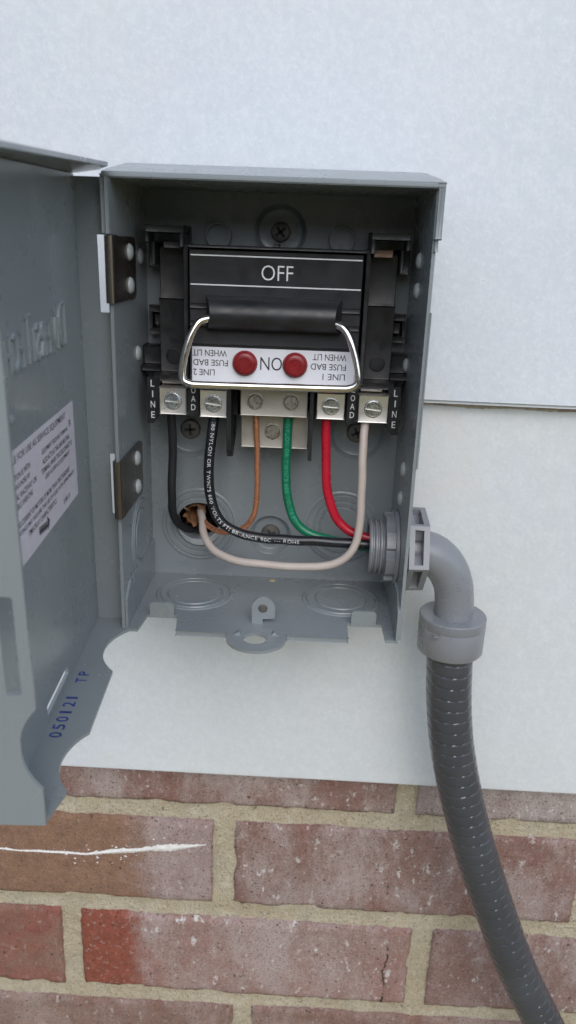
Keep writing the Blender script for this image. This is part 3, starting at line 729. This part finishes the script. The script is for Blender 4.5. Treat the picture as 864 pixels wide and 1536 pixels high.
# ================================================================== pull-out switch
PB = (0, 11, 36)
po_ = thing('fuse_pullout', PB, 'black fuse pull-out marked OFF with chrome wire handle and two red lamps', 'fuse pull-out')
def ppart(k, name, mat='blackface', parent=None, **kw): return k.build(name, mat, parent or po_, PB, **kw)
k = B(); k.box(-32.1, 32.0, 11.2, 28, 11.2, 59.9, .5); ppart(k, 'body')
for z in (58.0, 47.6):
    k = B(); k.box(-31.9, 31.6, 27.98, 28.06, z-.22, z+.22); ppart(k, 'printed_line', 'print')
text('off_print', 'OFF', P(-5.4, 28.08, 49.8), (1, 0, 0), (0, 0, 1), 11.7, 5.4, 'print', po_, PB, bold=-.010)
for z in (40.0, 33.6):
    for xa, xb in ((-32.0, -25.5), (24.8, 31.8)): k = B(); k.box(xa, xb, 27.9, 29.0, z-.9, z+.9, .35); ppart(k, 'rib')
k = B(); k.box(-31.6, 31.5, 27.9, 31.4, 11.4, 26.0, .3); ppart(k, 'label_pad')
k = B(); k.box(-30.8, 30.8, 31.38, 31.55, 11.9, 25.2, .02); ppart(k, 'white_label', 'label')
def rt(s, xl, xr, zt, h, bold=.004):   # upside-down line: image left edge xl, right edge xr, top zt
    text('label_print', s, P(xr, 31.6, zt), (-1, 0, 0), (0, 0, -1), xr - xl, h, 'ink', po_, PB, bold=bold)
rt('WHEN LIT', -30.6, -17.6, 24.1, 2.35); rt('FUSE BAD', -30.4, -17.2, 20.5, 2.35); rt('LINE 2', -30.4, -22.2, 16.8, 2.35)
rt('WHEN LIT', 14.9, 27.6, 24.1, 2.35); rt('FUSE BAD', 14.2, 27.6, 20.5, 2.35); rt('LINE 1', 18.9, 27.4, 16.8, 2.35)
rt('ON', -4.9, 3.4, 22.2, 5.0, bold=-.002)
for x in (-10.7, 8.3):
    k = B(); k.lathe([(4.75, 0), (4.75, .5), (4.5, .7), (4.4, 1.6), (4.0, 2.2), (3.3, 2.5), (2.3, 2.55), (2.2, 2.35), (0, 2.3)], P(x, 31.5, 19.6), (0, -1, 0), 40); lp = ppart(k, 'indicator_lamp', 'lens')
# grip: rounded bar, narrower towards the front
k = B(); prof = []
for i in range(21):
    t = i/20; a = R(96 - 205*t)
    dd = 28.2 + 10.6*max(0, math.cos(a))**.75; zz = 37.6 + 6.2*math.sin(a)
    prof.append((max(27.8, dd), zz, (dd-28.2)/10.6))
prof = [(27.8, 43.9, 0)] + prof + [(27.8, 31.0, 0)]
nx = 2; rows_ = []
for s in (-1, 1):
    rows_.append([P(-.4 + s*(25.4 - 2.6*f**1.5), d, z) for d, z, f in prof])
n = len(prof)
k.poly(rows_[0] + rows_[1], [(i, i+1, n+i+1, n+i) for i in range(n-1)] + [tuple(range(n)), tuple(range(2*n-1, n-1, -1))])
ppart(k, 'grip', ang=30)
pts = [(-20, 35.6, 36.2), (-23.6, 36.0, 35.9), (-27.3, 37.4, 34.6), (-30.3, 38.8, 29.6), (-32.4, 40, 22.3), (-33.2, 40.8, 16.2), (-32.4, 41, 13.6), (-30.2, 41, 12.6), (-26.6, 41, 12.35), (-1.8, 41, 12.5), (24.2, 41, 12.8), (28.7, 41, 13.1), (31.2, 41, 14.4), (31.9, 40.8, 16.8), (31.0, 40, 22.3), (28.4, 38.8, 30.2), (25.7, 37.2, 34.2), (22.8, 36.0, 35.4), (19, 35.6, 35.7)]
k = B(); k.tube(crom([P(*p) for p in pts], 10), 1.42, 18); ppart(k, 'wire_handle', 'chrome')

# ================================================================== wires
def wire(name, pts, r, mat, label, printed=None, s0=0.0, h=1.6, adv=1.0, pm='print', ph=(0, 0)):
    base = pts[0]
    c = crom([P(*p) for p in pts], 16)
    c = [p + Vector((noise.noise(p*.11 + Vector((r*9, 0, 0))), 0, noise.noise(p*.11 + Vector((0, 7, r*5)))))*.16*r for p in c]
    k = B(); k.tube(c, r, 18, rf=lambda s, a: r*(1 + .015*noise.noise(Vector((s*.25, r*3, a*.3))))); fr = k.fr
    o = place(k.build(name, mat, None, base), base); tag(o, label, 'wire', 'wires inside the disconnect box')
    if printed:
        tot = fr[-1][0]; q = B(); s = s0
        def at(a):
            a = min(max(a, 0), tot - 1e-4)
            i = 0
            lo_, hi_ = 0, len(fr)-1
            while hi_ - lo_ > 1:
                m_ = (lo_+hi_)//2
                if fr[m_][0] <= a: lo_ = m_
                else: hi_ = m_
            f0, f1 = fr[lo_], fr[hi_]; t = (a - f0[0])/max(1e-9, f1[0]-f0[0])
            p = f0[1].lerp(f1[1], t); tg = f0[2].lerp(f1[2], t).normalized()
            nrm = Vector((.05, -1, .30)); nrm = (nrm - tg*nrm.dot(tg)).normalized(); return p, tg, nrm
        vs, fs, bb = glyphs('H', -.004); cap = bb[3]-bb[2]
        for ch in printed:
            if ch == ' ': s += .55*h*adv; continue
            vs, fs, (a, b_, cc, dd) = glyphs(ch, -.004); sc_ = h/cap
            out = []
            for x, y in vs:
                p, tg, nr = at(s + (x-a)*sc_*adv); side = nr.cross(tg)
                al = ph[0] + (ph[1]-ph[0])*s/tot + (y*sc_ - h/2)/r
                out.append(p + (nr*math.cos(al) + side*math.sin(al))*(r*1.012 + .05))
            q.poly(out, fs); s += (b_-a)*sc_*adv + .28*h
        q.build('printed_text', pm, o, base, fix=False)
    return o
wire('wire', [(-40.6, 22, 2), (-41.0, 20, -4), (-41.3, 17, -20), (-42.0, 16.5, -38), (-42.3, 13, -48), (-41.0, 6.5, -55.0), (-37.0, 1, -59.5), (-33, -6, -61), (-30, -16, -61)], 1.75, 'wblackdull', 'dull plain black wire without print dropping from its lug into the knockout hole')
wire('wire', [(-23.0, 22, 3), (-23.5, 23, -4), (-24.6, 24.5, -14), (-25.3, 25, -24), (-24.6, 25, -35), (-22.6, 25, -42.5), (-18.6, 25, -48), (-12.5, 25.4, -51.2), (-4, 26, -52.6), (8, 26, -53.2), (21, 26, -53.2), (41.5, 26.5, -53.6), (53, 26.5, -53.8)], 2.1, 'wblack',
     'glossy black wire with white print curving into the threaded conduit end', '180 NYLON OR TWN75 600 VOLTS FT1 BR-ANCE 90C --- ROHS', 8.5, 1.38, 1.2, 'print', (.2, -.55))
wire('wire', [(-7.0, 17, 1), (-7.2, 17.8, -3), (-6.3, 18.3, -14), (-6.0, 18, -25), (-6.0, 18, -39), (-7.4, 18, -46.4), (-12.2, 17.5, -52.4), (-20.5, 15.5, -54.8), (-27.5, 11, -53.6), (-31.5, 4.5, -51.5), (-33, -3, -52), (-33, -14, -53)], 1.18, 'copper', 'bare copper ground wire from the ground bar into the knockout hole')
wire('wire', [(6.6, 17, 1), (6.2, 18, -4), (5.8, 18, -14), (5.9, 18, -24), (6.8, 18, -36.5), (10.0, 18.5, -46.6), (16.1, 19.5, -52.0), (26, 21, -54.2), (38, 23, -55.6), (53, 24, -56)], 1.9, 'wgreen',
     'green insulated wire from the ground bar to the conduit', 'NYLON OR TWN75 600 VOLTS FT', 7, 1.6, 1.0, 'greenprint', (0, 0))
wire('wire', [(21.2, 22, 3), (21.3, 22, -3), (21.6, 22, -12), (22.2, 22, -22.2), (23.6, 22, -33.5), (27.0, 22, -43.0), (32.2, 22.5, -48.6), (39.3, 24, -51.0), (46, 25, -51.4), (53, 25, -51.4)], 1.9, 'wred', 'red insulated wire curving into the threaded conduit end')
wire('wire', [(37.2, 22, 3), (36.9, 24, -2), (36.4, 27, -10), (36.5, 29, -20), (36.9, 31, -38), (35.7, 32, -51), (31.0, 32, -58.4), (21.6, 31, -62.4), (7.9, 29, -63.8), (-11.5, 26, -63.8), (-22.6, 21, -62.0), (-28.2, 15, -57.5), (-30.2, 8, -52.5), (-32, 0, -51), (-33, -12, -52)], 1.68, 'wwhite', 'off-white wire looping along the box bottom from its lug into the knockout hole')
# torn cable jacket in the knockout
JB = (-33, -6, -53)
k = B(); m = 26; rings = []
for j in range(9):
    t = j/8; ring_ = []
    for i in range(m):
        a = 2*math.pi*i/m; jag = (1.6*noise.noise(Vector((math.cos(a)*1.7, math.sin(a)*1.7, 4))) + .7*noise.noise(Vector((math.cos(a)*4, math.sin(a)*5, 9))))*t
        rr = 3.0 + 1.0*t*noise.noise(Vector((math.cos(a)*2, math.sin(a)*2, t*3))) + (1.2*t*t)
        ring_.append(k.bm.verts.new(P(-34.2 + rr*math.cos(a)*1.05, -16 + 19*t + 1.5*jag, -52.0 + rr*math.sin(a)*.95)))
    rings.append(ring_)
for a, b_ in zip(rings, rings[1:]):
    for i in range(m): k.bm.faces.new((a[i], a[(i+1) % m], b_[(i+1) % m], b_[i]))
jk = place(k.build('cable_jacket', 'jacket', None, JB, ang=60), JB); tag(jk, 'torn brown cable jacket poking out of the open knockout hole', 'cable')
k = B()
for i in range(6):
    a = R(150 + 38*i); c0 = Vector(P(-34 + 3.2*math.cos(a), 1 + .4*i, -52 + 3*math.sin(a))); w = Vector((math.sin(a), .3, math.cos(a)))*1.5; up2 = Vector((math.cos(a)*2.4, -2.6, math.sin(a)*2.4 + .3))
    k.poly([c0 - w, c0 + w, c0 + w*.8 + up2*.6 + Vector((.2, 0, .3)), c0 + up2 + w*.1, c0 - w*.9 + up2*.7], [(0, 1, 2, 3, 4)])
bmesh.ops.solidify(k.bm, geom=list(k.bm.faces), thickness=.25)
k.build('torn_flap', 'jacket', jk, JB)

# ================================================================== conduit fitting and conduit
EB = (79, 27, -100)
el = thing('conduit_elbow', EB, 'grey plastic ninety degree conduit elbow through the side wall of the box', 'conduit fitting')
def epart(k, name, mat='pvc', parent=None, **kw): return k.build(name, mat, parent or el, EB, **kw)
AX = P(0, 27, -54.2)
prof = [(9.4, 54), (9.4, 41.2), (10.6, 40.9)]
x = 41.2
while x < 48.0: prof += [(11.35, x + .35), (11.35, x + .95), (10.3, x + 1.35), (10.3, x + 1.75)]; x += 1.95
prof += [(10.6, 54)]
k = B(); k.lathe(prof, AX, (1, 0, 0), 48); epart(k, 'threaded_end')
k = B(); m = 96; pr = []
for xx in (47.4, 51.0):
    pr.append([AX + Vector((xx, math.cos(2*math.pi*i/m)*r_, math.sin(2*math.pi*i/m)*r_)) for i in range(m) for r_ in [14.6 if (i % 12) < 8 else 13.3]])
inn = [[AX + Vector((xx, math.cos(2*math.pi*i/m)*11.2, math.sin(2*math.pi*i/m)*11.2)) for i in range(m)] for xx in (47.4, 51.0)]
k.poly(pr[0] + pr[1] + inn[0] + inn[1], [(i, (i+1) % m, m + (i+1) % m, m + i) for i in range(m)] + [(2*m + i, i, (i+1) % m, 2*m + (i+1) % m) if False else (i, (i+1) % m, 2*m + (i+1) % m, 2*m + i) for i in range(m)] + [(m+i, m + (i+1) % m, 3*m + (i+1) % m, 3*m + i) for i in range(m)])
epart(k, 'lock_nut')
k = B(); k.lathe([(11, 51.0), (15.6, 51.0), (15.9, 51.3), (15.9, 52.3), (15.6, 52.58), (11, 52.58)], AX, (1, 0, 0), 48); epart(k, 'lock_washer')
k = B(); k.lathe([(11, 52.8), (14.9, 52.8), (14.9, 52.9), (11, 52.9)], AX, (1, 0, 0), 40); 
hx = [AX + Vector((0, math.cos(R(60*i + 30))*0, 0)) for i in range(6)]
k.bm.clear()
v0 = [k.bm.verts.new(AX + Vector((56.2, math.cos(R(60*i + 8))*17.4, math.sin(R(60*i + 8))*17.4))) for i in range(6)]
v1 = [k.bm.verts.new(AX + Vector((64.0, math.cos(R(60*i + 8))*16.8, math.sin(R(60*i + 8))*16.8))) for i in range(6)]
sides = [k.bm.faces.new((v0[i], v0[(i+1) % 6], v1[(i+1) % 6], v1[i])) for i in range(6)]
k.bm.faces.new(v0); k.bm.faces.new(v1)
bmesh.ops.recalc_face_normals(k.bm, faces=k.bm.faces)
bmesh.ops.inset_individual(k.bm, faces=sides, thickness=1.5, depth=0)
for f in sides:
    nrm = f.normal.copy(); r_ = bmesh.ops.extrude_discrete_faces(k.bm, faces=[f])
    nf = r_['faces'][0]
# push pockets in with walls
k.bm.free(); k = B()
def hexring(xx, r_): return [AX + Vector((xx, math.cos(R(60*i + 8))*r_, math.sin(R(60*i + 8))*r_)) for i in range(6)]
a, b_ = hexring(56.2, 17.4), hexring(64.2, 17.0)
vs = []; fs = []
for i in range(6):
    j = (i+1) % 6; q = [a[i], a[j], b_[j], b_[i]]; cen = sum(q, Vector())/4; inw = (AX + Vector((60, 0, 0)) - cen).normalized()
    m_ = (a[i]-a[j]).length; ux = (a[j]-a[i]).normalized(); uy = Vector((1, 0, 0))
    ins = [a[i] + ux*1.7 + uy*2.1, a[j] - ux*1.7 + uy*2.1, b_[j] - ux*1.7 - uy*2.3, b_[i] + ux*1.7 - uy*2.3]
    deep = [p + inw*7.5 for p in ins]
    o_ = len(vs); vs += q + ins + deep
    fs += [(o_+s, o_ + (s+1) % 4, o_ + 4 + (s+1) % 4, o_ + 4 + s) for s in range(4)] + [(o_+4+s, o_ + 4 + (s+1) % 4, o_ + 8 + (s+1) % 4, o_ + 8 + s) for s in range(4)] + [(o_+8, o_+9, o_+10, o_+11)]
o_ = len(vs); vs += a + b_; fs += [tuple(range(o_, o_+6)), tuple(range(o_+6, o_+12))]
k.poly(vs, fs); bmesh.ops.remove_doubles(k.bm, verts=k.bm.verts, dist=.001)
epart(k, 'hex_collar')
k = B(); k.lathe([(10.5, 53), (12.5, 53), (12.5, 56.3), (10.5, 56.3)], AX, (1, 0, 0), 32, close=True); epart(k, 'neck')
pts = [(58, 27, -54.8), (64.0, 27, -55.2), (69.6, 27, -57.4), (74.3, 27, -62.2), (77.6, 27, -69.0), (78.9, 27, -76.5), (79.1, 27, -82), (79.1, 27, -90)]
k = B(); tp = crom([P(*p) for p in pts], 10); k.tube(tp, 8.4, 36, rf=lambda s, a: 9.0 - .85*min(1, s/30)); epart(k, 'elbow')
k = B(); k.lathe([(7.5, 1.6), (13.7, 1.6), (14.1, 1.2), (14.1, -2.3), (13.95, -2.6), (13.95, -2.9), (14.1, -3.2), (13.9, -14.2), (13.3, -15.1), (10.3, -15.3), (9.9, -14.6)], P(79.1, 27, -84.6), (0, 0, 1), 56); epart(k, 'compression_nut')
k = B(); k.box(69.2, 71.6, 39.4, 40.75, -87.6, -86.9, .15); epart(k, 'mould_nib')
# small raised moulding marks on the elbow
for t_, off_ in ((34, -.5), (38, -.15), (30, .25)):
    p0 = tp[t_]; tg = (tp[t_+1]-tp[t_-1]).normalized(); nr = Vector((0, -1, 0)); sd_ = tg.cross(nr).normalized()
    k = B()
    for q in range(5):
        pp = p0 + tg*(q*.95 - 2) ; ctr = pp + (nr*math.cos(off_) + sd_*math.sin(off_))*8.22
        w_ = (sd_*math.cos(off_) - nr*math.sin(off_))*.62; l_ = tg*.16; nn_ = (nr*math.cos(off_) + sd_*math.sin(off_))*.28
        k.poly([ctr - w_ - l_, ctr + w_ - l_*.4, ctr + w_ + l_, ctr - w_ + l_*1.6, ctr - w_*.9 + nn_, ctr + w_*.9 + nn_], [(0, 1, 5, 4), (2, 3, 4, 5), (0, 4, 3), (1, 2, 5)])
    epart(k, 'moulded_mark')

# conduit
CB = (79.1, 27, -97)
pts = [(79.2, 27, -92), (79.6, 27, -103), (81.6, 27, -126.2), (84.2, 27, -143.3), (88.2, 27, -160.9), (94.4, 27, -182.7), (103.4, 27, -209.2), (115.4, 27, -240.8), (129.2, 27, -274.0), (144.4, 27, -304.5), (159.4, 28, -331.7), (190, 30, -382), (245, 36, -462), (330, 60, -570), (450, 110, -680), (600, 180, -768), (760, 240, -812), (950, 300, -821.5), (1200, 360, -821.5)]
cp = crom([P(*p) for p in pts], 60)
# resample evenly
acc = [0]
for a, b_ in zip(cp, cp[1:]): acc.append(acc[-1] + (b_-a).length)
ev = []; i = 0; st = .42; s = 0
while s < acc[-1]:
    while acc[i+1] < s: i += 1
    t = (s-acc[i])/(acc[i+1]-acc[i]); ev.append(cp[i].lerp(cp[i+1], t)); s += st if s < 430 else 3.0
PITCH = 5.55
def crf(s, a):
    ph = ((s + PITCH*a/(2*math.pi)*1.0 + .25*noise.noise(Vector((s*.02, 1, 1)))) % PITCH)/PITCH
    e = min(ph, 1-ph)
    return 9.8 - (.42 + .14*noise.noise(Vector((s/PITCH*.8, math.cos(a)*.8, 3))))*math.exp(-(e/.05)**2) + .10*math.sin(math.pi*ph)**.5 + .10*noise.noise(Vector((math.cos(a), math.sin(a), s*.08)))
k = B(); k.tube(ev, 9.85, 48, rf=crf)
co = place(k.build('flexible_conduit', 'conduit', None, CB, ang=70), CB)
tag(co, 'dark grey ribbed flexible conduit hanging from the elbow across the brick', 'conduit')
